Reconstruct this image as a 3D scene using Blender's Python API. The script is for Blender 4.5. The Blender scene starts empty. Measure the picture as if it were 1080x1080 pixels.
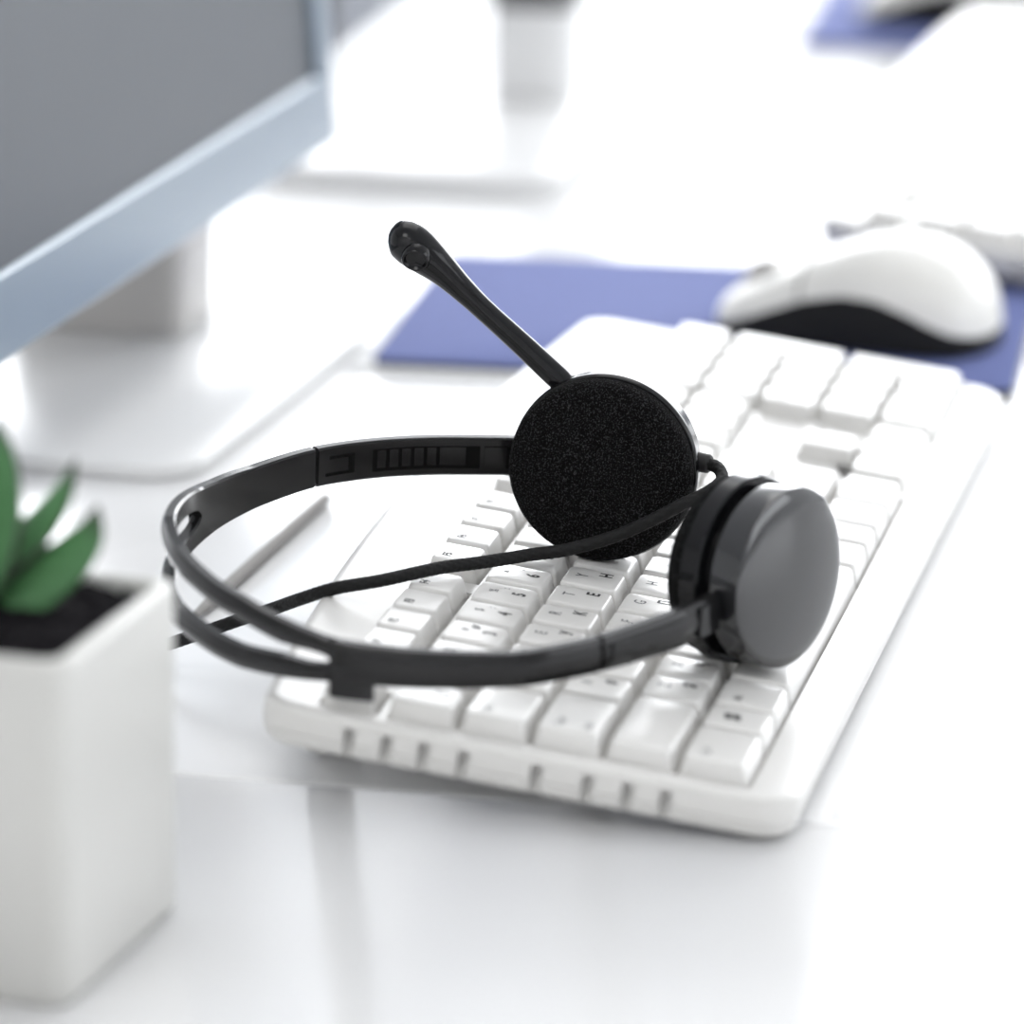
import bpy, bmesh, math, random
from mathutils import Vector, Matrix
random.seed(7)
SC = bpy.context.scene
COL = SC.collection
MM = 0.001
U = 19.05                      # key pitch in millimetres
PI = math.pi

# ------------------------------------------------------------------ materials
def mat(name, col, rough=0.5, metal=0.0, spec=0.5, coat=0.0, coat_rough=0.05, bump=None, speck=None, sheen=0.0):
    m = bpy.data.materials.new(name); m.use_nodes = True
    nt = m.node_tree; b = nt.nodes['Principled BSDF']
    b.inputs['Base Color'].default_value = (*col, 1)
    b.inputs['Roughness'].default_value = rough
    b.inputs['Metallic'].default_value = metal
    b.inputs['Specular IOR Level'].default_value = spec
    b.inputs['Coat Weight'].default_value = coat
    b.inputs['Coat Roughness'].default_value = coat_rough
    b.inputs['Sheen Weight'].default_value = sheen
    tc = nt.nodes.new('ShaderNodeTexCoord')
    if bump:
        scale, strength, dist = bump
        n = nt.nodes.new('ShaderNodeTexNoise'); n.inputs['Scale'].default_value = scale; n.inputs['Detail'].default_value = 3
        nt.links.new(tc.outputs['Object'], n.inputs['Vector'])
        bp = nt.nodes.new('ShaderNodeBump'); bp.inputs['Strength'].default_value = strength; bp.inputs['Distance'].default_value = dist
        nt.links.new(n.outputs['Fac'], bp.inputs['Height']); nt.links.new(bp.outputs['Normal'], b.inputs['Normal'])
    if speck:
        scale, c2, lo, hi = speck
        n = nt.nodes.new('ShaderNodeTexNoise'); n.inputs['Scale'].default_value = scale; n.inputs['Detail'].default_value = 2
        nt.links.new(tc.outputs['Object'], n.inputs['Vector'])
        r = nt.nodes.new('ShaderNodeValToRGB')
        r.color_ramp.elements[0].position = lo; r.color_ramp.elements[0].color = (*col, 1)
        r.color_ramp.elements[1].position = hi; r.color_ramp.elements[1].color = (*c2, 1)
        nt.links.new(n.outputs['Fac'], r.inputs['Fac']); nt.links.new(r.outputs['Color'], b.inputs['Base Color'])
    return m

M = {}
M['desk'] = mat('white lacquer desk', (0.93, 0.93, 0.935), rough=0.19, spec=0.75, bump=(40, 0.02, 0.001))
M['deskleg'] = mat('grey steel', (0.55, 0.56, 0.58), rough=0.4, metal=0.7)
M['kb'] = mat('keyboard shell plastic', (0.68, 0.67, 0.65), rough=0.32, bump=(2500, 0.05, 0.0001))
M['key'] = mat('keycap plastic', (0.72, 0.71, 0.69), rough=0.30, bump=(3000, 0.04, 0.0001))
M['ink'] = mat('black key print', (0.012, 0.012, 0.014), rough=0.6)
M['inkgrey'] = mat('grey key print', (0.11, 0.11, 0.12), rough=0.6)
M['foam'] = mat('black foam', (0.003, 0.003, 0.003), rough=1.0, spec=0.1, bump=(1500, 1.0, 0.0012), speck=(2100, (0.062, 0.062, 0.065), 0.50, 0.84))
M['gloss'] = mat('glossy black plastic', (0.006, 0.006, 0.007), rough=0.12, spec=0.32)
M['cap'] = mat('polished black cap plastic', (0.012, 0.012, 0.014), rough=0.14, spec=1.0)
M['band'] = mat('black headband plastic', (0.010, 0.0095, 0.010), rough=0.17, spec=0.36, bump=(1800, 0.05, 0.0001))
M['matte'] = mat('matte black plastic', (0.014, 0.013, 0.014), rough=0.55, spec=0.4)
M['pit'] = mat('black recess shade', (0.004, 0.004, 0.004), rough=0.8, spec=0.1)  # darker than the band, so recess shade is put into the colour
M['cord'] = mat('black braided cord', (0.008, 0.008, 0.008), rough=0.7, spec=0.3)
nt = M['cord'].node_tree
_w = nt.nodes.new('ShaderNodeTexChecker'); _w.inputs['Scale'].default_value = 1.0
_uv = nt.nodes.new('ShaderNodeUVMap'); _b = nt.nodes.new('ShaderNodeBump'); _b.inputs['Strength'].default_value = 1.0; _b.inputs['Distance'].default_value = 0.0015
nt.links.new(_uv.outputs['UV'], _w.inputs['Vector']); nt.links.new(_w.outputs['Fac'], _b.inputs['Height'])
nt.links.new(_b.outputs['Normal'], nt.nodes['Principled BSDF'].inputs['Normal'])
M['pot'] = mat('white ceramic', (0.62, 0.615, 0.59), rough=0.4, bump=(200, 0.03, 0.0005))
M['soil'] = mat('dark potting soil', (0.008, 0.007, 0.009), rough=1.0, spec=0.1, bump=(500, 1.0, 0.004), speck=(400, (0.05, 0.045, 0.05), 0.5, 0.8))
M['screen'] = mat('dark monitor glass', (0.055, 0.066, 0.08), rough=0.45, spec=0.6)
M['bezel'] = mat('silver blue bezel', (0.22, 0.275, 0.33), rough=0.32, metal=0.15)
M['monback'] = mat('dark grey monitor back', (0.10, 0.10, 0.105), rough=0.5)
M['stand'] = mat('pale grey stand plastic', (0.50, 0.485, 0.47), rough=0.4)
M['foot'] = mat('white stand foot plastic', (0.78, 0.78, 0.78), rough=0.3)
M['matblue'] = mat('blue fabric mat', (0.155, 0.185, 0.385), rough=0.9, spec=0.12, bump=(1500, 0.3, 0.0003))
M['rubber'] = mat('black rubber', (0.02, 0.02, 0.025), rough=0.8)
M['mouse'] = mat('white mouse shell', (0.76, 0.75, 0.72), rough=0.35)
M['mouseblk'] = mat('black mouse base', (0.006, 0.006, 0.007), rough=0.6, spec=0.25)
M['paper'] = mat('white card', (0.82, 0.82, 0.82), rough=0.7)
M['pen'] = mat('warm grey pen plastic', (0.30, 0.29, 0.28), rough=0.8)
M['floor'] = mat('blue grey carpet', (0.30, 0.315, 0.345), rough=1.0, spec=0.1, bump=(80, 0.5, 0.005))
M['pole'] = mat('dark grey pole', (0.055, 0.055, 0.06), rough=0.45)

def leaf_mat():
    m = mat('succulent leaf', (0.085, 0.225, 0.09), rough=0.45, spec=0.4)
    nt = m.node_tree; b = nt.nodes['Principled BSDF']
    uv = nt.nodes.new('ShaderNodeUVMap'); sp = nt.nodes.new('ShaderNodeSeparateXYZ'); nt.links.new(uv.outputs['UV'], sp.inputs[0])
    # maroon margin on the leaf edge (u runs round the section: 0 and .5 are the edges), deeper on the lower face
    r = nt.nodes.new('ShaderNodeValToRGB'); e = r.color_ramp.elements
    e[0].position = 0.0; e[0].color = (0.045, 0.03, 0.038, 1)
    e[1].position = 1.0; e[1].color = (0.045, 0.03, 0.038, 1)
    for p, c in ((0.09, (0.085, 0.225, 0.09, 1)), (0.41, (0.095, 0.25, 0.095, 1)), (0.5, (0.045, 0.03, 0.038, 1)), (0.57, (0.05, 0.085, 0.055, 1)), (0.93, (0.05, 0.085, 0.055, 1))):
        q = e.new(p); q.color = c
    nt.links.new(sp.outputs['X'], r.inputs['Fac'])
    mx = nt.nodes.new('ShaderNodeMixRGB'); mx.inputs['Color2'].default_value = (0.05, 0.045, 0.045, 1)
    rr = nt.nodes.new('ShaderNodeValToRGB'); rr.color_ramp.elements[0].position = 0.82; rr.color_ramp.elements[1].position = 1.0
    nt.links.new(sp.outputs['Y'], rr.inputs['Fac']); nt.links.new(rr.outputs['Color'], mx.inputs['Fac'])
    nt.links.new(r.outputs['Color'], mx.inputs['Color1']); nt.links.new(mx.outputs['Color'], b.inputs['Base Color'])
    return m
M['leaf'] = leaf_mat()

# ------------------------------------------------------------------ object helpers
def mesh_obj(name, bm, material, parent=None, smooth=True, angle=40):
    me = bpy.data.meshes.new(name)
    bmesh.ops.remove_doubles(bm, verts=bm.verts, dist=1e-7)
    bmesh.ops.recalc_face_normals(bm, faces=bm.faces)
    bm.to_mesh(me); bm.free()
    me.materials.append(material)
    if smooth:
        me.shade_smooth()
        me.set_sharp_from_angle(angle=math.radians(angle))
    o = bpy.data.objects.new(name, me); COL.objects.link(o)
    if parent: o.parent = parent
    return o

def add_obj(name, me, parent=None, loc=None):
    o = bpy.data.objects.new(name, me); COL.objects.link(o)
    if parent: o.parent = parent
    if loc is not None: o.location = loc
    return o

def tag(o, label, cat=None, group=None):
    o['label'] = label
    if cat: o['category'] = cat
    if group: o['group'] = group
    return o

def empty(name, loc, rot=(0, 0, 0)):
    o = bpy.data.objects.new(name, None); o.empty_display_size = 0.02
    COL.objects.link(o); o.location = loc; o.rotation_euler = rot
    return o

def copy_tree(o, parent=None, skip=()):
    c = o.copy(); COL.objects.link(c)
    if parent: c.parent = parent
    for ch in list(o.children):
        if ch.name.split('.')[0] not in skip: copy_tree(ch, c, skip)
    return c

def apply_mods(o):
    dg = bpy.context.evaluated_depsgraph_get(); dg.update()
    me = bpy.data.meshes.new_from_object(o.evaluated_get(dg))
    o.modifiers.clear(); o.data = me
    return o

def loft(bm, loops, closed=True, cap0=True, cap1=True):
    rows = [[bm.verts.new(p) for p in L] for L in loops]
    n = len(rows[0])
    for a, b in zip(rows, rows[1:]):
        for i in range(n if closed else n - 1):
            j = (i + 1) % n
            bm.faces.new((a[i], a[j], b[j], b[i]))
    if cap0: bm.faces.new(rows[0][::-1])
    if cap1: bm.faces.new(rows[-1])
    return rows

def rrect(w, d, r, z, cx=0, cy=0, n=4):
    pts = []
    for sx, sy, a0 in ((1, 1, 0), (-1, 1, 90), (-1, -1, 180), (1, -1, 270)):
        for k in range(n + 1):
            a = math.radians(a0 + 90 * k / n)
            pts.append(Vector((cx + sx * (w / 2 - r) + r * math.cos(a), cy + sy * (d / 2 - r) + r * math.sin(a), z)))
    return pts

def slab(bm, w, d, h, r, bev, z0=0, cx=0, cy=0, n=6):
    loft(bm, [rrect(w - 2 * bev, d - 2 * bev, max(r - bev, 1e-5), z0, cx, cy, n), rrect(w, d, r, z0 + bev, cx, cy, n),
              rrect(w, d, r, z0 + h - bev, cx, cy, n), rrect(w - 2 * bev * .3, d - 2 * bev * .3, max(r - bev * .3, 1e-5), z0 + h - bev * .3, cx, cy, n),
              rrect(w - 2 * bev, d - 2 * bev, max(r - bev, 1e-5), z0 + h, cx, cy, n)])

def box(bm, x0, x1, y0, y1, z0, z1):
    v = [bm.verts.new((x, y, z)) for z in (z0, z1) for y in (y0, y1) for x in (x0, x1)]
    for f in ((0, 2, 3, 1), (4, 5, 7, 6), (0, 1, 5, 4), (2, 6, 7, 3), (0, 4, 6, 2), (1, 3, 7, 5)):
        bm.faces.new([v[i] for i in f])

def frame_from(n, up=Vector((0, 0, 1))):
    n = n.normalized(); x = up.cross(n)
    if x.length < 1e-4: x = Vector((1, 0, 0)).cross(n)
    x.normalize(); y = n.cross(x)
    return x, y, n

def lathe(bm, prof, c, n, seg=72, warp=None):
    """prof: list of (offset along n, radius)"""
    x, y, n = frame_from(n)
    loops = []
    for t, r in prof:
        L = []
        for k in range(seg):
            a = 2 * PI * k / seg
            u, v = math.cos(a), math.sin(a)
            s = warp(u, v) if warp else 1.0
            L.append(c + n * t + (x * u + y * v) * r * s)
        loops.append(L)
    loft(bm, loops)

def catmull(pts, per=12):
    P = [Vector(p) for p in pts]; P = [2 * P[0] - P[1]] + P + [2 * P[-1] - P[-2]]
    out = []
    for i in range(1, len(P) - 2):
        for k in range(per):
            t = k / per; a, b, c, d = P[i - 1:i + 3]
            out.append(0.5 * ((2 * b) + (c - a) * t + (2 * a - 5 * b + 4 * c - d) * t * t + (3 * b - a - 3 * c + d) * t ** 3))
    out.append(P[-2].copy())
    return out

def resample(pts, n):
    d = [0]
    for a, b in zip(pts, pts[1:]): d.append(d[-1] + (b - a).length)
    out = []; j = 0
    for k in range(n):
        s = d[-1] * k / (n - 1)
        while j < len(d) - 2 and d[j + 1] < s: j += 1
        f = (s - d[j]) / max(d[j + 1] - d[j], 1e-9)
        out.append(pts[j].lerp(pts[j + 1], min(max(f, 0), 1)))
    return out, d[-1]

def tube(bm, pts, rad, seg=14, braid=None):
    """rad: number or function of 0..1; writes a UV (round, along) for woven textures"""
    uvl = bm.loops.layers.uv.verify()
    n = len(pts); rows = []; up = None; L = [0]
    for a, b in zip(pts, pts[1:]): L.append(L[-1] + (b - a).length)
    for i, p in enumerate(pts):
        t = (pts[min(i + 1, n - 1)] - pts[max(i - 1, 0)]).normalized()
        if up is None: up = frame_from(t)[0]
        up = (up - t * up.dot(t)).normalized(); w = t.cross(up)
        r = rad(L[i] / L[-1]) if callable(rad) else rad
        def rk(k):
            if not braid: return r
            a = 2 * PI * k / seg * braid[2] / 2; q = 2 * PI * L[i] / braid[1] / 2
            return r + braid[0] * (max(math.sin(2 * a + q), math.sin(2 * a - q)) - .4)
        rows.append([bm.verts.new(p + (up * math.cos(2 * PI * k / seg) + w * math.sin(2 * PI * k / seg)) * rk(k)) for k in range(seg)])
    for i in range(n - 1):
        for k in range(seg):
            j = (k + 1) % seg
            f = bm.faces.new((rows[i][k], rows[i][j], rows[i + 1][j], rows[i + 1][k]))
            for lp, (uu, vv) in zip(f.loops, ((k, L[i]), (k + 1, L[i]), (k + 1, L[i + 1]), (k, L[i + 1]))):
                x = uu / seg * 8; y = vv / 0.0009
                lp[uvl].uv = (x + y * .5, y - x)
    bm.faces.new(rows[0][::-1]); bm.faces.new(rows[-1])

# ------------------------------------------------------------------ keyboard
TILT = math.radians(7.0)
KB_Z = 29.55                    # height of the keyboard frame's origin (top of the keys), mm
RK = Matrix.Rotation(TILT, 4, 'X')
def KW(x, y, z):                # keyboard millimetres -> world metres
    return (RK @ Vector((x, y, z)) + Vector((0, 0, KB_Z))) * MM

def key_mesh(w, d, cache={}):
    k = (round(w, 2), round(d, 2))
    if k in cache: return cache[k]
    bm = bmesh.new(); dz = .7
    loops = [rrect(w - 1.0, d - 1.0, .8, -6.8), rrect(w - 1.1, d - 1.1, .9, -6.2),
             rrect(w - 2.9, d - 3.1, 1.3, -1.1, 0, dz * .8), rrect(w - 3.3, d - 3.6, 1.5, -.4, 0, dz), rrect(w - 3.7, d - 4.0, 1.6, -.1, 0, dz),
             rrect(w - 4.5, d - 4.8, 1.4, 0, 0, dz), rrect((w - 5.2) * .55, (d - 5.4) * .55, .8, -.02, 0, dz)]
    loft(bm, [[p * MM for p in L] for L in loops])
    me = bpy.data.meshes.new('keycap'); bmesh.ops.recalc_face_normals(bm, faces=bm.faces); bm.to_mesh(me); bm.free()
    me.materials.append(M['key']); me.shade_smooth(); me.set_sharp_from_angle(angle=math.radians(50))
    cache[k] = me
    return me

def text_bm(bm, items):
    """items: (string, x, y, size, bold, material index); flat letters in the key's own plane, mm"""
    for s, x, y, size, bold, mi in items:
        cu = bpy.data.curves.new('print', 'FONT'); cu.body = s; cu.size = size * 1.38; cu.align_x = 'CENTER'; cu.align_y = 'CENTER'
        cu.offset = .05 * size if bold else .012 * size; cu.resolution_u = 3
        to = bpy.data.objects.new('print', cu); COL.objects.link(to)
        dg = bpy.context.evaluated_depsgraph_get()
        me = bpy.data.meshes.new_from_object(to.evaluated_get(dg))
        n0 = len(bm.faces); nv = len(bm.verts); bm.from_mesh(me); bm.faces.ensure_lookup_table(); bm.verts.ensure_lookup_table()
        for f in bm.faces[n0:]: f.material_index = mi
        for v in bm.verts[nv:]: v.co = Vector(((v.co.x + x) * MM, (v.co.y + y) * MM, .03 * MM))
        bpy.data.objects.remove(to); bpy.data.meshes.remove(me); bpy.data.curves.remove(cu)

def legend(key, items):
    bm = bmesh.new(); text_bm(bm, items)
    me = bpy.data.meshes.new('legend'); bm.to_mesh(me); bm.free()
    me.materials.append(M['ink']); me.materials.append(M['inkgrey'])
    return add_obj('legend', me, key)

def outline(x0, x1, yf, inset=0.0, n=8):
    """rounded case outline seen from above, with a softly bowed back edge; mm"""
    r = 11; pts = []
    def yb(x): t = (x - x0) / (x1 - x0); return 31 + 11 * math.sin(PI * min(max(t, 0), 1)) ** .8
    for cx, cy, a0 in ((x0 + r, yf + r, 180), (x1 - r, yf + r, 270)):
        for k in range(n + 1):
            a = math.radians(a0 + 90 * k / n); pts.append((cx + r * math.cos(a), cy + r * math.sin(a)))
    for k in range(n + 1):
        a = math.radians(90 * k / n); pts.append((x1 - r + r * math.cos(a), yb(x1 - r) - r + r * math.sin(a)))
    for k in range(1, 24):
        x = x1 - r - (x1 - x0 - 2 * r) * k / 24; pts.append((x, yb(x)))
    for k in range(n + 1):
        a = math.radians(90 + 90 * k / n); pts.append((x0 + r + r * math.cos(a), yb(x0 + r) - r + r * math.sin(a)))
    if inset:
        q = []; m = len(pts)
        for i in range(m):
            a, b = Vector(pts[i - 1]), Vector(pts[(i + 1) % m]); t = (b - a).normalized()
            q.append((pts[i][0] - t.y * inset, pts[i][1] + t.x * inset))
        pts = q
    return pts

KX0, KX1, KYF = -5.5, 434.5, -108.0
def case_loft(levels):
    bm = bmesh.new()
    loft(bm, [[Vector((x, y, z)) * MM for x, y in outline(KX0, KX1, KYF, ins)] for z, ins in levels])
    return bm

def make_keyboard():
    root = empty('keyboard', KW(0, 0, 0), (TILT, 0, 0))
    top = mesh_obj('top_shell', case_loft([(-12.2, .5), (-12.1, .1), (-11.6, 0), (-7.2, .05), (-6.2, .35), (-5.5, 1.0), (-5.1, 2.0), (-5.0, 3.6)]), M['kb'], root)
    bot = mesh_obj('bottom_shell', case_loft([(-16.9, 4.0), (-16.4, 2.4), (-15.4, 1.2), (-14, .5), (-12.6, .15), (-12.3, .35)]), M['kb'], root)
    # wells around the key groups and the row of slots in the near end
    cut = bmesh.new()
    wells = [(-.4, 15 * U + .4, -5 * U - .2, -.1), (-.4, U + .4, 1.8, 17.7), (2 * U - .4, 6 * U + .4, 1.8, 17.7), (6.5 * U - .4, 10.5 * U + .4, 1.8, 17.7),
             (11 * U - .4, 15 * U + .4, 1.8, 17.7), (15.25 * U - .4, 18.25 * U + .4, 1.8, 17.7), (15.25 * U - .4, 18.25 * U + .4, -2 * U - .2, -.1),
             (15.25 * U - .4, 18.25 * U + .4, -5 * U - .2, -4 * U - .1), (16.25 * U - .4, 17.25 * U + .4, -4 * U - .2, -3 * U - .1),
             (18.5 * U - .4, 22.5 * U + .4, -5 * U - .2, -.1)]
    for x0, x1, y0, y1 in wells: box(cut, x0 * MM, x1 * MM, y0 * MM, y1 * MM, -6.9 * MM, -2 * MM)
    for y in (7.2, -2.5, -12.3, -22.6, -41.7, -55.0, -65.4, -75.2):
        box(cut, -12 * MM, -1.0 * MM, (y - 1.6) * MM, (y + 1.6) * MM, -19 * MM, -8.0 * MM)
    co = mesh_obj('cutter', cut, M['kb'], None, False)
    BIG = Matrix.Scale(1000, 4); co.data.transform(BIG)                  # the solver is happier in millimetres
    for part in (top, bot):
        mod = part.modifiers.new('b', 'BOOLEAN'); mod.object = co; mod.operation = 'DIFFERENCE'; mod.solver = 'FAST'
        part.data.transform(BIG); part.parent = None; apply_mods(part); part.parent = root; part.data.transform(Matrix.Scale(.001, 4))
        part.data.materials.clear(); part.data.materials.append(M['kb'])
        part.data.shade_smooth(); part.data.set_sharp_from_angle(angle=math.radians(35))
    bpy.data.objects.remove(co)
    for fx in (48, 382):
        bm = bmesh.new(); slab(bm, 26 * MM, 7 * MM, 14.4 * MM, 2 * MM, .8 * MM, -31.0 * MM, fx * MM, 24 * MM)
        f = mesh_obj('flip_foot', bm, M['kb'], root)
    def key(x, row, w=1, h=1, items=None, name='key'):
        """x in key units, row 0..4 (number row .. control row), -1 is the small function row"""
        if row < 0: cy, d = 9.7, 15.6
        else: cy, d = -(row + h / 2) * U, h * U
        k = add_obj(name, key_mesh(w * U, d), root, Vector(((x + w / 2) * U, cy, 0)) * MM)
        if items: legend(k, items)
        return k
    G = 1
    for x, s in [(0, 'Esc')] + [(2 + i, 'F%d' % (i + 1)) for i in range(4)] + [(6.5 + i, 'F%d' % (i + 5)) for i in range(4)] + [(11 + i, 'F%d' % (i + 9)) for i in range(4)]:
        key(x, -1, items=[(s, -3.2 if len(s) < 3 else -2.2, 3.1, 2.5, True, 0)])
    for i in range(3): key(15.25 + i, -1)
    num = [('`', '~', 'Ё'), ('1', '!', ''), ('2', '@', '"'), ('3', '#', '№'), ('4', '$', ';'), ('5', '%', ':'), ('6', '^', ','), ('7', '&', '?'), ('8', '*', ''), ('9', '(', ''), ('0', ')', ''), ('-', '_', ''), ('=', '+', '')]
    for i, (a, b, c) in enumerate(num):
        it = [(a, 1.2, -3.2, 3.7, True, 0), (b, .8, 3.8, 2.6, False, G)]
        if c: it.append((c, 4.6, 1.2, 2.4, False, G))
        if i == 0: it = [('~', -2.6, 4.2, 2.6, False, G), ('`', -2.6, -2.4, 2.8, False, G), ('Ё', 2.8, -3.2, 2.9, True, 0)]
        key(i, 0, items=it)
    key(13, 0, 2, name='backspace_key', items=[('\u2190', -9, 1, 3.2, False, 0)])
    def letters(x0, row, lat, cyr):
        for i, (a, b) in enumerate(zip(lat, cyr)):
            key(x0 + i, row, items=[(a, .8, 3.7, 3.4, False, G), (b, 4.4, -2.6, 3.4, True, 0)])
    key(0, 1, 1.5, name='tab_key', items=[('Tab', -7.0, 3.6, 2.4, False, G)])
    letters(1.5, 1, 'QWERTYUIOP[]', 'ЙЦУКЕНГШЩЗХЪ'); key(13.5, 1, 1.5, items=[('\\', -5, 3.6, 3, False, G)])
    key(0, 2, 1.75, name='caps_lock_key', items=[('Caps', -8.0, 3.9, 2.3, False, G), ('Lock', -8.0, -3.4, 2.3, False, G)])
    letters(1.75, 2, "ASDFGHJKL;'", 'ФЫВАПРОЛДЖЭ'); key(12.75, 2, 2.25, name='enter_key')
    key(0, 3, 2.25, name='shift_key'); letters(2.25, 3, 'ZXCVBNM,./', 'ЯЧСМИТЬБЮ.'); key(12.25, 3, 2.75, name='shift_key')
    key(0, 4, 1.5, name='control_key', items=[('Ctrl', -7.2, 3.6, 2.4, False, G)])
    wk = key(1.5, 4, 1, name='menu_key')
    bm = bmesh.new()                                                   # four-pane flag mark
    for sx in (0, 1):
        for sy in (0, 1):
            x0, y0 = -2.2 + sx * 2.3, -.4 + sy * 2.3 + (.35 if sx else 0)
            bm.faces.new([bm.verts.new(Vector((x, y, .04)) * MM) for x, y in ((x0, y0), (x0 + 2.0, y0 + .3), (x0 + 2.0, y0 + 2.3), (x0, y0 + 2.0))])
    mesh_obj('legend', bm, M['ink'], wk, False)
    key(2.5, 4, 1.25, items=[('Alt', -5.4, 3.4, 2.5, False, 0)], name='alt_key')
    key(3.75, 4, 6.25, name='spacebar'); key(10, 4, 1.25, name='alt_key'); key(11.25, 4, 1, name='menu_key'); key(12.25, 4, 1.25, name='menu_key'); key(13.5, 4, 1.5, name='control_key')
    for r in (0, 1):
        for i in range(3): key(15.25 + i, r)
    key(16.25, 3, items=[('\u2191', -2, 2, 3.2, False, G)])
    for i, s in enumerate('\u2190\u2193\u2192'): key(15.25 + i, 4, items=[(s, -2, 2, 3.2, False, G)])
    for r, ks in enumerate((('', '/', '*', '-'), ('7', '8', '9'), ('4', '5', '6'), ('1', '2', '3'))):
        for i, s in enumerate(ks): key(18.5 + i, r, items=[(s, -2.6, 3.0, 3.2, True, 0)] if s else None)
    key(18.5, 4, 2, items=[('0', -11, 3.0, 3.2, True, 0)]); key(20.5, 4, items=[('.', -2.6, 3.0, 3.2, True, 0)])
    key(21.5, 1, 1, 2, name='plus_key', items=[('+', -2.6, 12, 3.2, True, 0)]); key(21.5, 3, 1, 2, name='enter_key')
    return root

kb = make_keyboard()
tag(kb, 'white keyboard with Latin and Cyrillic letters lying under the black headset', 'keyboard', 'white keyboards on the desk')
kb2 = copy_tree(kb, skip=('legend',))
kb2.location = Vector((612, -51, KB_Z)) * MM
kb2.rotation_euler = (TILT, 0, math.radians(.2))
tag(kb2, 'blurred white keyboard in the background behind the white mouse, right', 'keyboard', 'white keyboards on the desk')

# ------------------------------------------------------------------ headset (in the keyboard's frame, mm)
HB = Vector((82, -84, 0))
hs = empty('headset', KW(*HB), (TILT, 0, 0))
tag(hs, 'black on-ear headset with foam pads and microphone boom lying on white keyboard', 'headset')
def H(x, y, z): return (Vector((x, y, z)) - HB) * MM
CL = [(61.9, -70.9, 19.4), (52.1, -66.5, 18.2), (45.5, -63.2, 17.5), (26.9, -50.3, 14.9), (15.5, -40.3, 13.3), (7.1, -29.8, 11.8), (1.4, -12.6, 10.0), (-.9, .7, 8.9),
      (-1.2, 14.8, 7.9), (2.8, 28.5, 7.2), (10.0, 41.2, 6.9), (20.5, 53.3, 6.9), (38.0, 66.6, 7.4), (58.6, 74.6, 8.4), (78.1, 76.4, 9.9), (96.2, 73, 11.8), (113.3, 66.6, 13.6),
      (133.0, 55.4, 16.1), (145.3, 42.3, 18.1), (153.8, 26.8, 20.0), (159.8, 9.2, 21.8), (162.4, 1.0, 22.5)]
NB = 280
BP, BLEN = resample(catmull(CL, 14), NB)
PN = Vector((-0.0841, 0.0731, 1)).normalized()         # normal of the plane the band lies in
def bfrac(x, y):
    return min(range(NB), key=lambda i: (BP[i].x - x) ** 2 + (BP[i].y - y) ** 2)
I_SLOT0, I_SLOT1 = bfrac(-1.2, 14.8), bfrac(88, 75)
I_JOINB, I_JOINF = bfrac(134.4, 54.6), bfrac(24, -48)
def lerp_tab(tab, v):
    for (a, b), (c, d) in zip(tab, tab[1:]):
        if v <= c: return b + (d - b) * max(0, (v - a)) / (c - a)
    return tab[-1][1]
HT = [(0, 10.8), (bfrac(45.5, -63), 10.6), (bfrac(26.9, -50.3), 9.8), (bfrac(7, -30), 9.3), (bfrac(-1, 1), 10.6), (I_SLOT0, 11.4), (bfrac(3, 29), 15.6), (bfrac(10, 41), 19.2), (bfrac(38, 66), 22.0),
      (bfrac(58, 75), 21.5), (bfrac(78, 76), 18.5), (bfrac(96, 73), 14.5), (bfrac(113, 67), 12.2), (I_JOINB, 11.4), (NB - 1, 11.2)]
def bheight(i): return lerp_tab(HT, i)
def bframe(i):
    t = (BP[min(i + 1, NB - 1)] - BP[max(i - 1, 0)]).normalized()
    u = (PN - t * PN.dot(t)).normalized()
    n = t.cross(u)                                      # points out of the oval
    return t, u, n
_c = sum(BP, Vector()) / NB
_sgn = 1 if bframe(NB // 2)[2].dot(BP[NB // 2] - _c) > 0 else -1
def bpt(i, v, off=0.0):
    """point on the band: i station (float ok), v mm up from the centre line, off mm outward"""
    i0 = int(min(max(i, 0), NB - 1)); f = i - i0; p = BP[i0].lerp(BP[min(i0 + 1, NB - 1)], f)
    t, u, n = bframe(i0)
    q = p + u * v + n * _sgn * off
    return (q - HB) * MM
TH = 3.4
def slot_half(i):
    if i <= I_SLOT0 or i >= I_SLOT1: return 0.0
    a = (i - I_SLOT0) / (I_SLOT1 - I_SLOT0)
    e = min(1, min(a, 1 - a) / .05); r = math.sqrt(max(0, 1 - (1 - e) ** 2))
    return r * max(1.7, (bheight(i) - 13.0) / 2 + .4)
def band_strip(name, i0, i1, material, slot=False, ext=0.0, thick=TH, shrink=0.0, off=0.0):
    bm = bmesh.new(); loops = []
    def section(i, lo, hi):
        b = .55; o0, o1 = off - thick / 2, off + thick / 2
        return [bpt(i, lo + b, o0), bpt(i, lo, o0 + b), bpt(i, lo, o1 - b), bpt(i, lo + b, o1), bpt(i, (lo + hi) / 2, o1 + .7), bpt(i, hi - b, o1), bpt(i, hi, o1 - b), bpt(i, hi, o0 + b), bpt(i, hi - b, o0)]
    if not slot:
        for i in range(i0, i1 + 1):
            h = bheight(i) / 2 - shrink; loops.append(section(i, -h, h))
        loft(bm, loops)
    else:
        loft(bm, [section(i, -bheight(i) / 2, bheight(i) / 2) for i in range(i0, I_SLOT0 + 1)], cap1=False)
        loft(bm, [section(i, -bheight(i) / 2, bheight(i) / 2) for i in range(I_SLOT1, i1 + 1)], cap0=False)
        for s in (0, 1):
            L = []
            for i in range(I_SLOT0, I_SLOT1 + 1):
                g = max(slot_half(i), .02); h = bheight(i) / 2
                L.append(section(i, g, h) if s else section(i, -h, -g))
            loft(bm, L)
    return mesh_obj(name, bm, material, hs, angle=38)
band = band_strip('headband', I_JOINF, I_JOINB - 1, M['band'], slot=True)
sl_b = band_strip('slider_arm', I_JOINB, NB - 1, M['band'])
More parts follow.
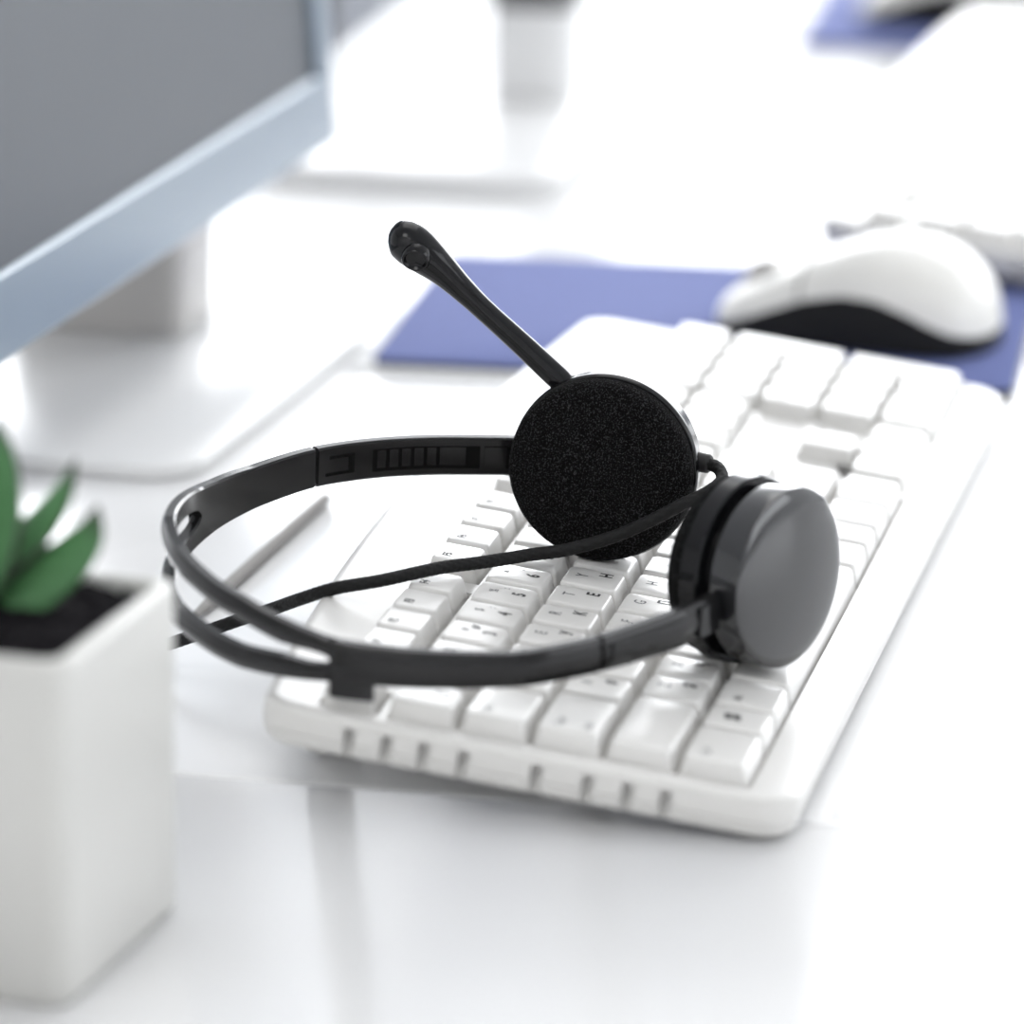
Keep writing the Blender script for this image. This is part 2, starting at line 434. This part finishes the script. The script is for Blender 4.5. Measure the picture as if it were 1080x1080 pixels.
sl_f = band_strip('slider_arm', 0, I_JOINF - 1, M['band'])
def patch(bm, i0, i1, v0, v1, o0, o1):
    n = max(2, int(abs(i1 - i0)) + 1); L = []
    for k in range(n):
        i = i0 + (i1 - i0) * k / (n - 1)
        L.append([bpt(i, v0, o0), bpt(i, v1, o0), bpt(i, v1, o1), bpt(i, v0, o1)])
    loft(bm, L)
# inner face of the far arm: latch mark, black pocket and its row of teeth
IN = -TH / 2
bm = bmesh.new()
a, b = bfrac(137.5, 51.5), bfrac(142.5, 46)
patch(bm, a, b, 2.0, 2.9, IN - .12, IN + .4); patch(bm, a - 1, b, -2.9, -2.0, IN - .12, IN + .4); patch(bm, b - 1, b + .5, -2.9, 2.9, IN - .12, IN + .4)
mesh_obj('latch_mark', bm, M['pit'], sl_b, False)
bm = bmesh.new()
p0, p1 = bfrac(146.3, 41.2), bfrac(158.5, 12.5)
patch(bm, p0, p1, -3.4, 3.2, IN - .10, IN + .4); patch(bm, bfrac(160.0, 9.0), NB - 2, -3.2, 3.2, IN - .10, IN + .4)  # black patches on the face stand in for the recess's shade
mesh_obj('pocket_shade', bm, M['pit'], sl_b, False)
span = p1 - p0
for k in range(6):
    bm = bmesh.new(); a = p0 + span * (.04 + .118 * k); w = span * (.085 if k < 5 else .24)
    patch(bm, a, a + w, -2.3, 3.0, IN - .45, IN)
    mesh_obj('notch_tooth', bm, M['band'], sl_b, True)
bm = bmesh.new(); patch(bm, bfrac(158.8, 11.5), bfrac(160.8, 5.5), -3.2, 3.0, IN - .35, IN); mesh_obj('notch_tooth', bm, M['band'], sl_b)
# the curved joint line on the outer face of the near arm
OUT = TH / 2 + .45
bm = bmesh.new(); J = []
j = bfrac(26.9, -50.3)
for k in range(6): J.append(bpt(j, 2.6 - .9 * k, OUT + .02))
for k in range(1, 7): J.append(bpt(j + 1.6 * math.sin(k / 6 * PI / 2) , -1.9 - 1.3 * (1 - math.cos(k / 6 * PI / 2)), OUT + .02))
for k in range(1, 22): J.append(bpt(j + 1.6 + k * .9, -3.2 - .3 * k / 21, OUT - .05))
tube(bm, J, .45 * MM, 8)
mesh_obj('joint_line', bm, M['pit'], sl_f)
# tab under the band over the Esc key
bm = bmesh.new(); i0, i1 = bfrac(-1.1, 3.6), bfrac(-.9, 14.6)
patch(bm, i0, i1, -9.6, -4.2, -1.1, 1.7)
mesh_obj('band_tab', bm, M['band'], hs, angle=30)

# --- far ear cup (foam towards the camera)
N1 = Vector((-1, .015, .0)).normalized(); C1 = Vector((146.2, -23.3, 25.6))
c1 = (C1 - HB) * MM
def egg(u, v): return 1.0 - (.02 * max(0, -v) ** 1.6) * (1 if abs(u) < 2 else 1) - .012 * u
bm = bmesh.new()
prof = [(-9.5, 20), (-9.0, 25.0), (-7.5, 26.0), (-5, 26.1), (-3, 25.8), (-1.5, 24.9), (-.5, 23.2), (.15, 19.5), (.55, 15), (.75, 9), (.8, 3)]
lathe(bm, [(t * MM, r * MM) for t, r in prof], c1, N1, 96, egg)
foam = mesh_obj('ear_cushion', bm, M['foam'], hs, angle=80)
bm = bmesh.new()
prof = [(-21.5, 6), (-21, 15), (-19.8, 20), (-18.2, 24.0), (-16.4, 25.8), (-11.2, 26.1), (-11.0, 25.4), (-10.4, 25.4), (-10.2, 26.2), (-9.4, 26.6), (-7.6, 26.6), (-7.0, 26.2), (-6.8, 24.5)]
lathe(bm, [(t * MM, r * MM) for t, r in prof], c1 + Vector((0, 0, .4 * MM)), N1, 96)
mesh_obj('ear_cup', bm, M['gloss'], hs, angle=35)
# microphone boom
B = [H(158, -11, 43.6), H(158, -7.4, 47.0), H(157.5, -3.3, 50.0), H(157, 5.6, 56.2), H(156, 15.3, 62.9), H(155, 22.6, 68.3), H(154, 29.9, 73.8), H(153, 37.1, 78.4), H(152.5, 42.2, 80.9), H(152.2, 45.2, 81.8)]
bp_, _ = resample(catmull(B, 10), 110)
bm = bmesh.new()
RB = [(0, 3.5), (.12, 3.5), (.25, 3.3), (.45, 3.1), (.55, 3.2), (.65, 3.7), (.74, 4.5), (.82, 5.7), (.88, 6.25), (.92, 6.1), (.95, 5.5), (.975, 4.4), (.99, 3.0), (1, 1.0)]
def smooth_tab(tab, v): return sum(lerp_tab(tab, min(1, max(0, v + q))) for q in (-.03, -.015, 0, .015, .03)) / 5 if v < .93 else lerp_tab(tab, v)
tube(bm, bp_, lambda s: smooth_tab(RB, s) * MM, 28)
boom = mesh_obj('microphone_boom', bm, M['gloss'], hs, angle=60)
bm = bmesh.new(); bc = H(146.5, 35.9, 76.6); bn = Vector((-.88, -.10, -.46)).normalized()
for prof in ([(-2.5, 4.0), (-.2, 4.0), (.25, 3.7), (.25, 3.2), (-.5, 2.7), (-.6, .6)],):
    lathe(bm, [(t * MM, r * MM) for t, r in prof], bc, bn, 32)
mesh_obj('microphone', bm, M['gloss'], boom, angle=40)
bm = bmesh.new(); lathe(bm, [(-2 * MM, 4.6 * MM), (1.2 * MM, 4.3 * MM), (1.7 * MM, 3.8 * MM)], bp_[4], (bp_[12] - bp_[0]).normalized(), 32)
mesh_obj('boom_collar', bm, M['gloss'], hs, angle=35)
# --- near ear cup (polished cap towards the right)
N2 = (RK.to_3x3().transposed() @ Vector((-.43, -.90, 0))).normalized(); C2 = Vector((81.4, -87.8, 26.4)); c2 = (C2 - HB) * MM
bm = bmesh.new()
prof = [(-9.6, 20.5), (-9.4, 23.0), (-8.9, 24.0), (-1.0, 24.4), (-.3, 24.3), (.1, 23.7), (.5, 22.8), (1.1, 20), (1.75, 16), (2.3, 11), (2.6, 6), (2.7, 1.5)]
lathe(bm, [(t * MM, r * MM) for t, r in prof], c2, N2, 96)
cup2 = mesh_obj('ear_cup', bm, M['cap'], hs, angle=32)
bm = bmesh.new()
prof = [(-18.6, 21), (-18.4, 25.0), (-17.9, 25.5), (-13.0, 25.3), (-12.5, 24.8), (-12.3, 21.4), (-9.0, 21.2), (-8.8, 18)]
lathe(bm, [(t * MM, r * MM) for t, r in prof], c2, N2, 96)
mesh_obj('cushion_ring', bm, M['gloss'], hs, angle=32)
bm = bmesh.new()
prof = [(-26.2, 3), (-26.1, 10), (-25.6, 17), (-24.4, 21.5), (-22.5, 23.8), (-20, 24.6), (-18.4, 24.3), (-17.5, 22)]
lathe(bm, [(t * MM, r * MM) for t, r in prof], c2, N2, 96)
mesh_obj('ear_cushion', bm, M['foam'], hs, angle=80)
bm = bmesh.new(); patch(bm, -.0, 7, -4.2, 4.4, -1.6, 2.9); mesh_obj('hinge_bracket', bm, M['gloss'], hs, angle=30)
bm = bmesh.new(); patch(bm, NB - 6, NB - 1, -4.6, 4.6, -1.0, 3.5); mesh_obj('hinge_bracket', bm, M['gloss'], hs, angle=30)
# strain relief and braided cord
bm = bmesh.new(); lathe(bm, [(-1 * MM, 2.9 * MM), (6.0 * MM, 2.7 * MM), (6.6 * MM, 2.2 * MM)], H(160, -45.8, 30.8), Vector((-.22, -1, .05)), 24)
mesh_obj('strain_relief', bm, M['matte'], hs, angle=30)
W2K = lambda x, y, z: (RK.transposed() @ Vector((x, y, z - KB_Z)))
CP = [(158.9, -50.8, 31.1), (156.0, -54.9, 31.1), (150.5, -57.0, 29.6), (144.5, -54.6, 27.2), (140.2, -48.6, 23.6), (138.4, -41.0, 18.0), (136.6, -31.4, 11.8), (133.5, -19.5, 6.6), (130.5, -10.2, 4.2), (126.6, -5.2, 3.3), (118.3, 1.8, 2.9), (109.5, 9.2, 2.7), (100.7, 15.2, 2.4),
      (92.5, 23.4, .8), tuple(W2K(89.0, 34.8, 31.2)), tuple(W2K(93.0, 45.0, 26.5)), tuple(W2K(102.6, 55.8, 20)), tuple(W2K(100.7, 65.3, 16.5)), tuple(W2K(99.7, 75.2, 12.5)), tuple(W2K(101, 85.5, 8)), tuple(W2K(102, 94.0, 4.5)), tuple(W2K(107, 108, 2.1)), tuple(W2K(108, 130, 2.2)), tuple(W2K(95, 170, 2.2)), tuple(W2K(50, 220, 2.2)), tuple(W2K(-20, 245, 2.2))]
cp_, _ = resample([(p - HB) * MM for p in catmull(CP, 16)], 1100)
bm = bmesh.new(); tube(bm, cp_, 1.75 * MM, 24, braid=(.17 * MM, 1.9 * MM, 6)); mesh_obj('cord', bm, M['cord'], hs, angle=180)

# ------------------------------------------------------------------ desks and floor
def make_desk(x0, x1, y0, y1):
    r = empty('desk', (x0, y0, -.735))
    bm = bmesh.new(); slab(bm, x1 - x0, y1 - y0, .027, .003, .0012, .708, (x1 - x0) / 2, (y1 - y0) / 2); mesh_obj('desktop', bm, M['desk'], r)
    for sx in (.08, x1 - x0 - .08):
        for sy in (.08, y1 - y0 - .08):
            bm = bmesh.new(); slab(bm, .045, .045, .708, .006, .002, 0, sx, sy); mesh_obj('leg', bm, M['deskleg'], r)
    return r
XS = .0155
d1 = make_desk(XS + .0006, 1.95, -.95, .2565)
tag(d1, 'long white glossy desk top beyond the seam, carrying keyboards, mouse and monitor', 'desk', 'white desks')
d2 = make_desk(-.80, XS - .0006, -.95, .2565)
tag(d2, 'white glossy desk top nearest the camera, under the square white planter', 'desk', 'white desks')
for o in [c for d in (d1, d2) for c in d.children]: o.location.z += 0.0
RX0, RX1, RY0, RY1, RZ0, RZ1 = -2.6, 4.6, -3.2, 3.4, -.735, 2.0
def structure(name, boxes, material):
    bm = bmesh.new()
    for q in boxes: box(bm, *q)
    o = mesh_obj(name, bm, material, None, False); o['kind'] = 'structure'; return o
M['wall'] = mat('white painted wall', (.80, .80, .80), rough=.9, spec=.2, bump=(60, .05, .002))
M['sill'] = mat('backlit shade wall', (.50, .515, .55), rough=.9, spec=.2, bump=(60, .05, .002))  # backlit shade of the far wall put into its grey-blue colour
M['frame'] = mat('white window frame', (.8, .8, .8), rough=.4)
structure('floor', [(RX0, RX1, RY0, RY1, RZ0 - .1, RZ0)], M['floor'])
structure('ceiling', [(RX0, RX1, RY0, RY1, RZ1, RZ1 + .1)], M['wall'])
structure('wall_back', [(RX0 - .1, RX0, RY0, RY1, RZ0, RZ1)], M['wall'])
structure('wall_left', [(RX0, RX1, RY1, RY1 + .1, RZ0, RZ1)], M['wall'])
WY0, WY1, WZ0, WZ1 = -2.7, 3.0, .30, 1.90
structure('wall_far', [(RX1, RX1 + .1, RY0, RY1, RZ0, WZ0), (RX1, RX1 + .1, RY0, RY1, WZ1, RZ1), (RX1, RX1 + .1, RY0, WY0, WZ0, WZ1), (RX1, RX1 + .1, WY1, RY1, WZ0, WZ1)], M['sill'])
SX0, SX1, SZ0, SZ1 = -1.0, 1.6, .25, 1.7
structure('wall_right', [(RX0, RX1, RY0 - .1, RY0, RZ0, SZ0), (RX0, RX1, RY0 - .1, RY0, SZ1, RZ1), (RX0, SX0, RY0 - .1, RY0, SZ0, SZ1), (SX1, RX1, RY0 - .1, RY0, SZ0, SZ1)], M['wall'])
structure('window_1', [(RX1 + .03, RX1 + .09, WY0, WY1, WZ0, WZ0 + .06), (RX1 + .03, RX1 + .09, WY0, WY1, WZ1 - .06, WZ1)] + [(RX1 + .03, RX1 + .09, y - .03, y + .03, WZ0 + .06, WZ1 - .06) for y in (WY0 + .03, -.8, 1.1, WY1 - .03)], M['frame'])
structure('added_window', [(SX0, SX1, RY0 - .09, RY0 - .03, SZ0, SZ0 + .06), (SX0, SX1, RY0 - .09, RY0 - .03, SZ1 - .06, SZ1)] + [(x - .03, x + .03, RY0 - .09, RY0 - .03, SZ0 + .06, SZ1 - .06) for x in (SX0 + .03, .3, SX1 - .03)], M['frame'])  # unseen side window, added with its light for the ear cup's reflections

# ------------------------------------------------------------------ planter and succulent
pl = empty('planter', (-.1185, .0728, 0), (0, 0, math.radians(-4.9)))
tag(pl, 'square white ceramic planter at the left edge, nearest the camera', 'planter')
bm = bmesh.new(); w = .0765; h = .0825; t = .0052
def sq(s, z, r): return rrect(s, s, r, z, 0, 0, 6)
loft(bm, [sq(w - .003, 0, .004), sq(w, .0015, .0055), sq(w, h - .002, .0055), sq(w - .0012, h - .0005, .005), sq(w - .003, h, .0045), sq(w - 2 * t + .003, h, .004), sq(w - 2 * t + .001, h - .0008, .0035), sq(w - 2 * t, h - .003, .003), sq(w - 2 * t - .001, .012, .003)])
mesh_obj('pot', bm, M['pot'], pl, angle=50)
bm = bmesh.new(); n = 26; g = []
for i in range(n):
    for j_ in range(n):
        s = (w - 2 * t - .0004); x, y = (i / (n - 1) - .5) * s, (j_ / (n - 1) - .5) * s
        e = max(abs(x), abs(y)) / (s / 2)
        g.append(bm.verts.new((x, y, 0.0798 + (random.uniform(-.0014, .0014) + .002 * (1 - e)))))
for i in range(n - 1):
    for j_ in range(n - 1): bm.faces.new((g[i * n + j_], g[(i + 1) * n + j_], g[(i + 1) * n + j_ + 1], g[i * n + j_ + 1]))
ext = bmesh.ops.extrude_face_region(bm, geom=list(bm.faces)); 
for v in [e for e in ext['geom'] if isinstance(e, bmesh.types.BMVert)]: v.co.z = .0125
mesh_obj('soil', bm, M['soil'], pl, angle=80)

su = empty('succulent', (-.112, .080, .071))
tag(su, 'green succulent with maroon edged pointed leaves growing in the white planter', 'plant')
def leaf(pts, width, thick, face):
    P, L = resample(catmull([Vector(p) for p in pts], 10), 26)
    bm = bmesh.new(); uvl = bm.loops.layers.uv.verify(); seg = 20; rows = []
    for i, p in enumerate(P):
        s = i / 25; tg = (P[min(i + 1, 25)] - P[max(i - 1, 0)]).normalized()
        f = Vector(face); f = (f - tg * f.dot(tg)).normalized(); sd = tg.cross(f)
        wv = width * min(1, .62 + s * 1.3) * max(.02, (1 - s ** 5)) ; tv = thick * max(.05, 1 - s ** 2.5) * (.75 + .25 * (1 - s))
        row = []
        for k in range(seg):
            a = 2 * PI * k / seg
            row.append(bm.verts.new((p + sd * wv * math.cos(a) + f * tv * math.sin(a) * (.55 if math.sin(a) > 0 else 1)) * MM - su.location))
        rows.append(row)
    for i in range(25):
        for k in range(seg):
            j_ = (k + 1) % seg; fc = bm.faces.new((rows[i][k], rows[i][j_], rows[i + 1][j_], rows[i + 1][k]))
            for lp, (u_, v_) in zip(fc.loops, ((k, i), (k + 1, i), (k + 1, i + 1), (k, i + 1))): lp[uvl].uv = (u_ / seg, v_ / 25)
    bm.faces.new(rows[0][::-1]); bm.faces.new(rows[-1])
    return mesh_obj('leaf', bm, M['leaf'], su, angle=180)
leaf([(-112, 80, 72), (-109, 70.5, 79), (-108, 60.5, 85.0), (-108, 51.5, 92.5), (-108, 46.4, 99.2), (-108, 44.6, 106.2)], 7.2, 4.2, (-.92, .1, .5))
leaf([(-110, 84, 77), (-108, 76, 86.0), (-107, 66.5, 92.6), (-106, 58.6, 100.8), (-105, 53.6, 108.4), (-104, 51.0, 116.0)], 6.4, 5.6, (-.75, .55, .6))
leaf([(-112, 78, 78), (-113, 71.5, 89), (-113, 67.6, 100), (-113, 66.4, 110), (-113, 66.4, 118.5), (-113, 67.4, 127.5)], 7.5, 4.2, (-.8, .5, .1))
for a, r_, z_ in ((100, 20, 104), (150, 26, 96), (200, 24, 112), (260, 18, 118), (320, 10, 128), (20, 28, 110), (60, 24, 118)):
    ca, sa = math.cos(math.radians(a)), math.sin(math.radians(a))
    ca2 = ca; y_ = lambda q: 86 + max(sa * q, -6)
    leaf([(-113 + ca * 2, y_(1), 74), (-113 + ca * r_ * .5, y_(r_ * .5), 74 + (z_ - 74) * .3), (-113 + ca * r_ * .9, y_(r_ * .9), 74 + (z_ - 74) * .7), (-113 + ca * r_, y_(r_), z_)], 6, 3.8, (-ca, -sa, .6))

# ------------------------------------------------------------------ monitor and stands
AZ = math.radians(-3)
mon = empty('monitor', (.437, .205, 0), (0, 0, AZ))
tag(mon, 'silver framed monitor with dark grey screen at the upper left', 'monitor')
bm = bmesh.new()        # bezel frame as four bars round an opening, local x along the screen, -y is the front
W_, H_, Z_ = .372, .300, .0485
xr = .1560; xl = xr - W_; yf, yb_ = -.0425, -.025
def ring(y, d): return [(xl + d, y, Z_ + d), (xr - d, y, Z_ + d), (xr - d, y, Z_ + H_ - d), (xl + d, y, Z_ + H_ - d)]
def ring2(y, dx, db, dt): return [(xl + dx, y, Z_ + db), (xr - dx, y, Z_ + db), (xr - dx, y, Z_ + H_ - dt), (xl + dx, y, Z_ + H_ - dt)]
loops = [ring(yb_, .001), ring(yf + .004, 0), ring(yf + .001, .0005), ring(yf, .002), ring2(yf, .0155, .0255, .016), ring2(yf + .0015, .0165, .0268, .017), ring2(yf + .006, .0168, .0270, .0173)]
loft(bm, [[Vector(p) for p in L] for L in loops], cap0=True, cap1=False)
bz = mesh_obj('bezel', bm, M['bezel'], mon, angle=25)
bm = bmesh.new(); box(bm, xl + .0162, xr - .0162, yf + .0025, yf + .006, Z_ + .0264, Z_ + H_ - .0168); mesh_obj('screen', bm, M['screen'], mon, False)
bm = bmesh.new(); loft(bm, [[Vector(p) for p in L] for L in (ring(-.0252, .004), ring(-.011, .010), ring(.001, .05))]); mesh_obj('back_shell', bm, M['monback'], mon, angle=30)
_pv = Matrix.Translation((0, -.034, Z_)) @ Matrix.Rotation(math.radians(-4.5), 4, 'X') @ Matrix.Translation((0, .034, -Z_))
for o in list(mon.children): o.data.transform(_pv)                      # the panel leans back a little
bm = bmesh.new(); slab(bm, .044, .062, .150, .006, .001, .005, .046, .006); mesh_obj('stand_column', bm, M['stand'], mon, angle=35)
bm = bmesh.new(); slab(bm, .215, .154, .0055, .018, .0016, 0, -.032, -.0045); mesh_obj('stand_foot', bm, M['foot'], mon, angle=35)

st = empty('monitor_stand', (.835, .170, 0))
tag(st, 'pale rounded stand foot with upright column on the desk beyond the monitor', 'stand')
bm = bmesh.new(); slab(bm, .186, .126, .007, .022, .002, 0, 0, 0); mesh_obj('stand_foot', bm, M['foot'], st, angle=35)
bm = bmesh.new(); slab(bm, .030, .036, .0395, .012, .001, .0065, .070, -.024); cc = mesh_obj('stand_column', bm, M['foot'], st, angle=35)
bm = bmesh.new(); slab(bm, .034, .040, .050, .013, .002, .0460, .070, -.024); mesh_obj('stand_collar', bm, M['monback'], st, angle=35)

# ------------------------------------------------------------------ mouse mats, mice, card, pen, pole
def make_mat(w, d, loc, rz):
    r = empty('mouse_mat', loc, (0, 0, rz))
    bm = bmesh.new(); loft(bm, [rrect(w - .001, d - .001, .004, .0), rrect(w, d, .0045, .0004), rrect(w, d, .0045, .0016)]); mesh_obj('rubber_base', bm, M['rubber'], r, angle=40)
    bm = bmesh.new(); loft(bm, [rrect(w, d, .0045, .0016), rrect(w, d, .0045, .0027), rrect(w - .0008, d - .0008, .004, .003)]); mesh_obj('fabric_top', bm, M['matblue'], r, angle=40)
    return r
RM = math.radians(3.45)
mm1 = make_mat(.165, .2155, (.5435, .0075, .0013), RM)
tag(mm1, 'blue mouse mat under the white mouse, just beyond the keyboard', 'mouse mat', 'blue mouse mats')
mm2 = make_mat(.165, .2155, (1.166, -.040, 0), math.radians(3))
tag(mm2, 'blurred blue mouse mat at the top right edge of the picture', 'mouse mat', 'blue mouse mats')

def make_mouse():
    r = empty('mouse', (0, 0, 0))
    n, seg = 40, 40
    top = [(0, 8.5), (.03, 13), (.1, 17), (.2, 21.5), (.35, 28.5), (.5, 34), (.62, 36.2), (.75, 35.5), (.86, 31), (.93, 25), (.975, 18), (1, 9.5)]
    hw = [(0, 8), (.02, 19), (.06, 25), (.15, 28), (.4, 28.5), (.6, 30.5), (.8, 31), (.9, 28), (.96, 22), (.985, 15), (1, 7)]
    bz_ = [(0, 4.0), (.06, 6.0), (.2, 11), (.35, 16.5), (.5, 19.5), (.62, 19), (.75, 15), (.88, 9.5), (1, 6.5)]
    def smooth(tab, s):
        return sum(lerp_tab(tab, min(max(s + q, 0), 1)) for q in (-.012, -.006, 0, .006, .012)) / 5
    LEN = 97.0
    def pt(s, a):
        Ht, Wd = smooth(top, s), smooth(hw, s)
        ca, sa = math.cos(a), math.sin(a)
        return Vector((Wd * math.copysign(abs(ca) ** .72, ca), LEN / 2 - LEN * s, 1.5 + (Ht - 1.5) * abs(sa) ** .82)) * MM
    def ab(s):
        Ht = smooth(top, s); return math.asin(min(.98, max(.02, (smooth(bz_, s) - 1.5) / (Ht - 1.5)) ** (1 / .82)))
    bm = bmesh.new(); loft(bm, [[pt(i / n, ab(i / n) + (PI - 2 * ab(i / n)) * k / seg) for k in range(seg + 1)] for i in range(n + 1)], closed=False, cap0=True, cap1=True)
    mesh_obj('shell', bm, M['mouse'], r, angle=60)
    bm = bmesh.new(); loops = []
    for i in range(n + 1):
        s = i / n; a1 = ab(s); L = [pt(s, a1 * k / 8) for k in range(9)]; L += [pt(s, PI - a1 * (8 - k) / 8) for k in range(9)]
        c = sum(L, Vector()) / len(L); loops.append([Vector((c.x + (p.x - c.x) * .97, p.y, p.z)) for p in L])
    loft(bm, loops); mesh_obj('base', bm, M['mouseblk'], r, angle=60)
    for sx in (-16, 16):
        bm = bmesh.new(); slab(bm, .010, .030, .0016, .004, .0003, 0, sx * MM, 0); mesh_obj('glide_pad', bm, M['rubber'], r)
    bm = bmesh.new(); lathe(bm, [(-3 * MM, 7 * MM), (-2.4 * MM, 8 * MM), (2.4 * MM, 8 * MM), (3 * MM, 7 * MM)], Vector((0, .033, .0165)), Vector((1, 0, 0)), 32); mesh_obj('scroll_wheel', bm, M['stand'], r, angle=30)
    bm = bmesh.new(); P = [pt(s, PI / 2) + Vector((0, 0, .00004)) for s in [.03 + .3 * k / 14 for k in range(15)]]; tube(bm, P, .45 * MM, 8)
    P = [pt(.335, .55 + (PI - 1.1) * k / 20) for k in range(21)]; tube(bm, P, .45 * MM, 8); mesh_obj('button_seam', bm, M['monback'], r)
    return r
ms = make_mouse()
ms.location = (.528, -.0450, .0043); ms.rotation_euler = (0, 0, math.radians(-6))
tag(ms, 'white computer mouse with black underside on the blue mat beyond the keyboard', 'mouse', 'white and black mice')
ms2 = copy_tree(ms); ms2.location = (1.148, -.004, .003); ms2.rotation_euler = (0, 0, math.radians(-4))
tag(ms2, 'blurred dark sided mouse cut off by the top edge of the picture', 'mouse', 'white and black mice')

bm = bmesh.new(); slab(bm, .178, .098, .0013, .002, .0002, 0, 0, 0)
cd = mesh_obj('card_sheet', bm, M['paper'], None, angle=40); cd.location = (.540, .0695, 0)
tag(cd, 'white card sheet lying partly under the blue mouse mat', 'card')

pn = empty('pen', (.215, .0875, .0)); pn.rotation_euler = (0, 0, math.radians(-2.5))
tag(pn, 'slim warm grey pen lying on the desk inside the headband loop', 'pen')
bm = bmesh.new(); lathe(bm, [(-.066, .0008), (-.064, .0012), (-.050, .0018), (-.046, .0019), (.030, .0019)], Vector((0, 0, .0020)), Vector((1, 0, 0)), 24); mesh_obj('barrel', bm, M['pen'], pn, angle=30)
bm = bmesh.new(); lathe(bm, [(.029, .00195), (.066, .0019), (.069, .0016), (.070, .0009)], Vector((0, 0, .0020)), Vector((1, 0, 0)), 24); mesh_obj('cap', bm, M['pen'], pn, angle=30)

pq = empty('pole', (1.012, .2622, -.735))
tag(pq, 'thin dark pole standing behind the desk beside the monitor edge', 'pole')
bm = bmesh.new(); lathe(bm, [(0, .0065), (.008, .0065), (.012, .0055)], Vector((0, 0, 0)), Vector((0, 0, 1)), 24); mesh_obj('base', bm, M['pole'], pq, angle=30)
bm = bmesh.new(); lathe(bm, [(.010, .0048), (1.35, .0048)], Vector((0, 0, 0)), Vector((0, 0, 1)), 16); mesh_obj('shaft', bm, M['pole'], pq, angle=30)

# ------------------------------------------------------------------ light
def area(name, loc, target, sx, sy, power, col=(1, 1, 1)):
    L = bpy.data.lights.new(name, 'AREA'); L.shape = 'RECTANGLE'; L.size = sx; L.size_y = sy; L.energy = power; L.color = col
    o = bpy.data.objects.new(name, L); COL.objects.link(o); o.location = loc
    o.rotation_euler = (Vector(target) - Vector(loc)).to_track_quat('-Z', 'Y').to_euler()
    return o
area('window_light', (RX1 - .02, (WY0 + WY1) / 2, (WZ0 + WZ1) / 2), (0, (WY0 + WY1) / 2, (WZ0 + WZ1) / 2), WY1 - WY0, WZ1 - WZ0, 240, (.97, .985, 1))
area('side_fill', ((SX0 + SX1) / 2, RY0 + .02, (SZ0 + SZ1) / 2), ((SX0 + SX1) / 2, 0, (SZ0 + SZ1) / 2), SX1 - SX0, SZ1 - SZ0, 7, (.97, .985, 1))  # unseen side source, added to reflect in the polished ear cup
area('ceiling_fill', (1.4, 0, RZ1 - .03), (1.4, 0, 0), 2.4, 1.2, 20, (1, .99, .97))  # added overhead fill for the room, not a lamp in view
area('rear_fill', (-1.7, .3, RZ1 - .03), (-1.7, .3, 0), 1.2, 1.2, 25, (1, .99, .97))  # added behind the camera to brighten the sides that face it
w = bpy.data.worlds.new('World'); SC.world = w; w.use_nodes = True
bg = w.node_tree.nodes['Background']; bg.inputs['Color'].default_value = (.93, .96, 1, 1); bg.inputs['Strength'].default_value = 4.0

# ------------------------------------------------------------------ camera
cam = bpy.data.cameras.new('camera'); co = bpy.data.objects.new('camera', cam); COL.objects.link(co)
cam.sensor_fit = 'HORIZONTAL'; cam.sensor_width = 24; cam.lens = 5826.09 / 1080 * 24
fw = Vector((.9447, .1936, -.2646)).normalized(); rt = Vector((.2041, -.9789, .0126)); rt = (rt - fw * rt.dot(fw)).normalized(); up = rt.cross(fw)
mw = Matrix((rt, up, -fw)).transposed().to_4x4(); mw.translation = Vector((-1.3076, -.2999, .4471))
co.matrix_world = mw
cam.clip_start = .05; cam.clip_end = 50
cam.dof.use_dof = True; cam.dof.focus_distance = 1.524; cam.dof.aperture_fstop = 4.5; cam.dof.aperture_blades = 0
SC.camera = co
SC.view_settings.view_transform = 'Standard'; SC.view_settings.look = 'None'; SC.view_settings.gamma = 1; SC.view_settings.use_curve_mapping = False
SC.view_settings.exposure = -0.46
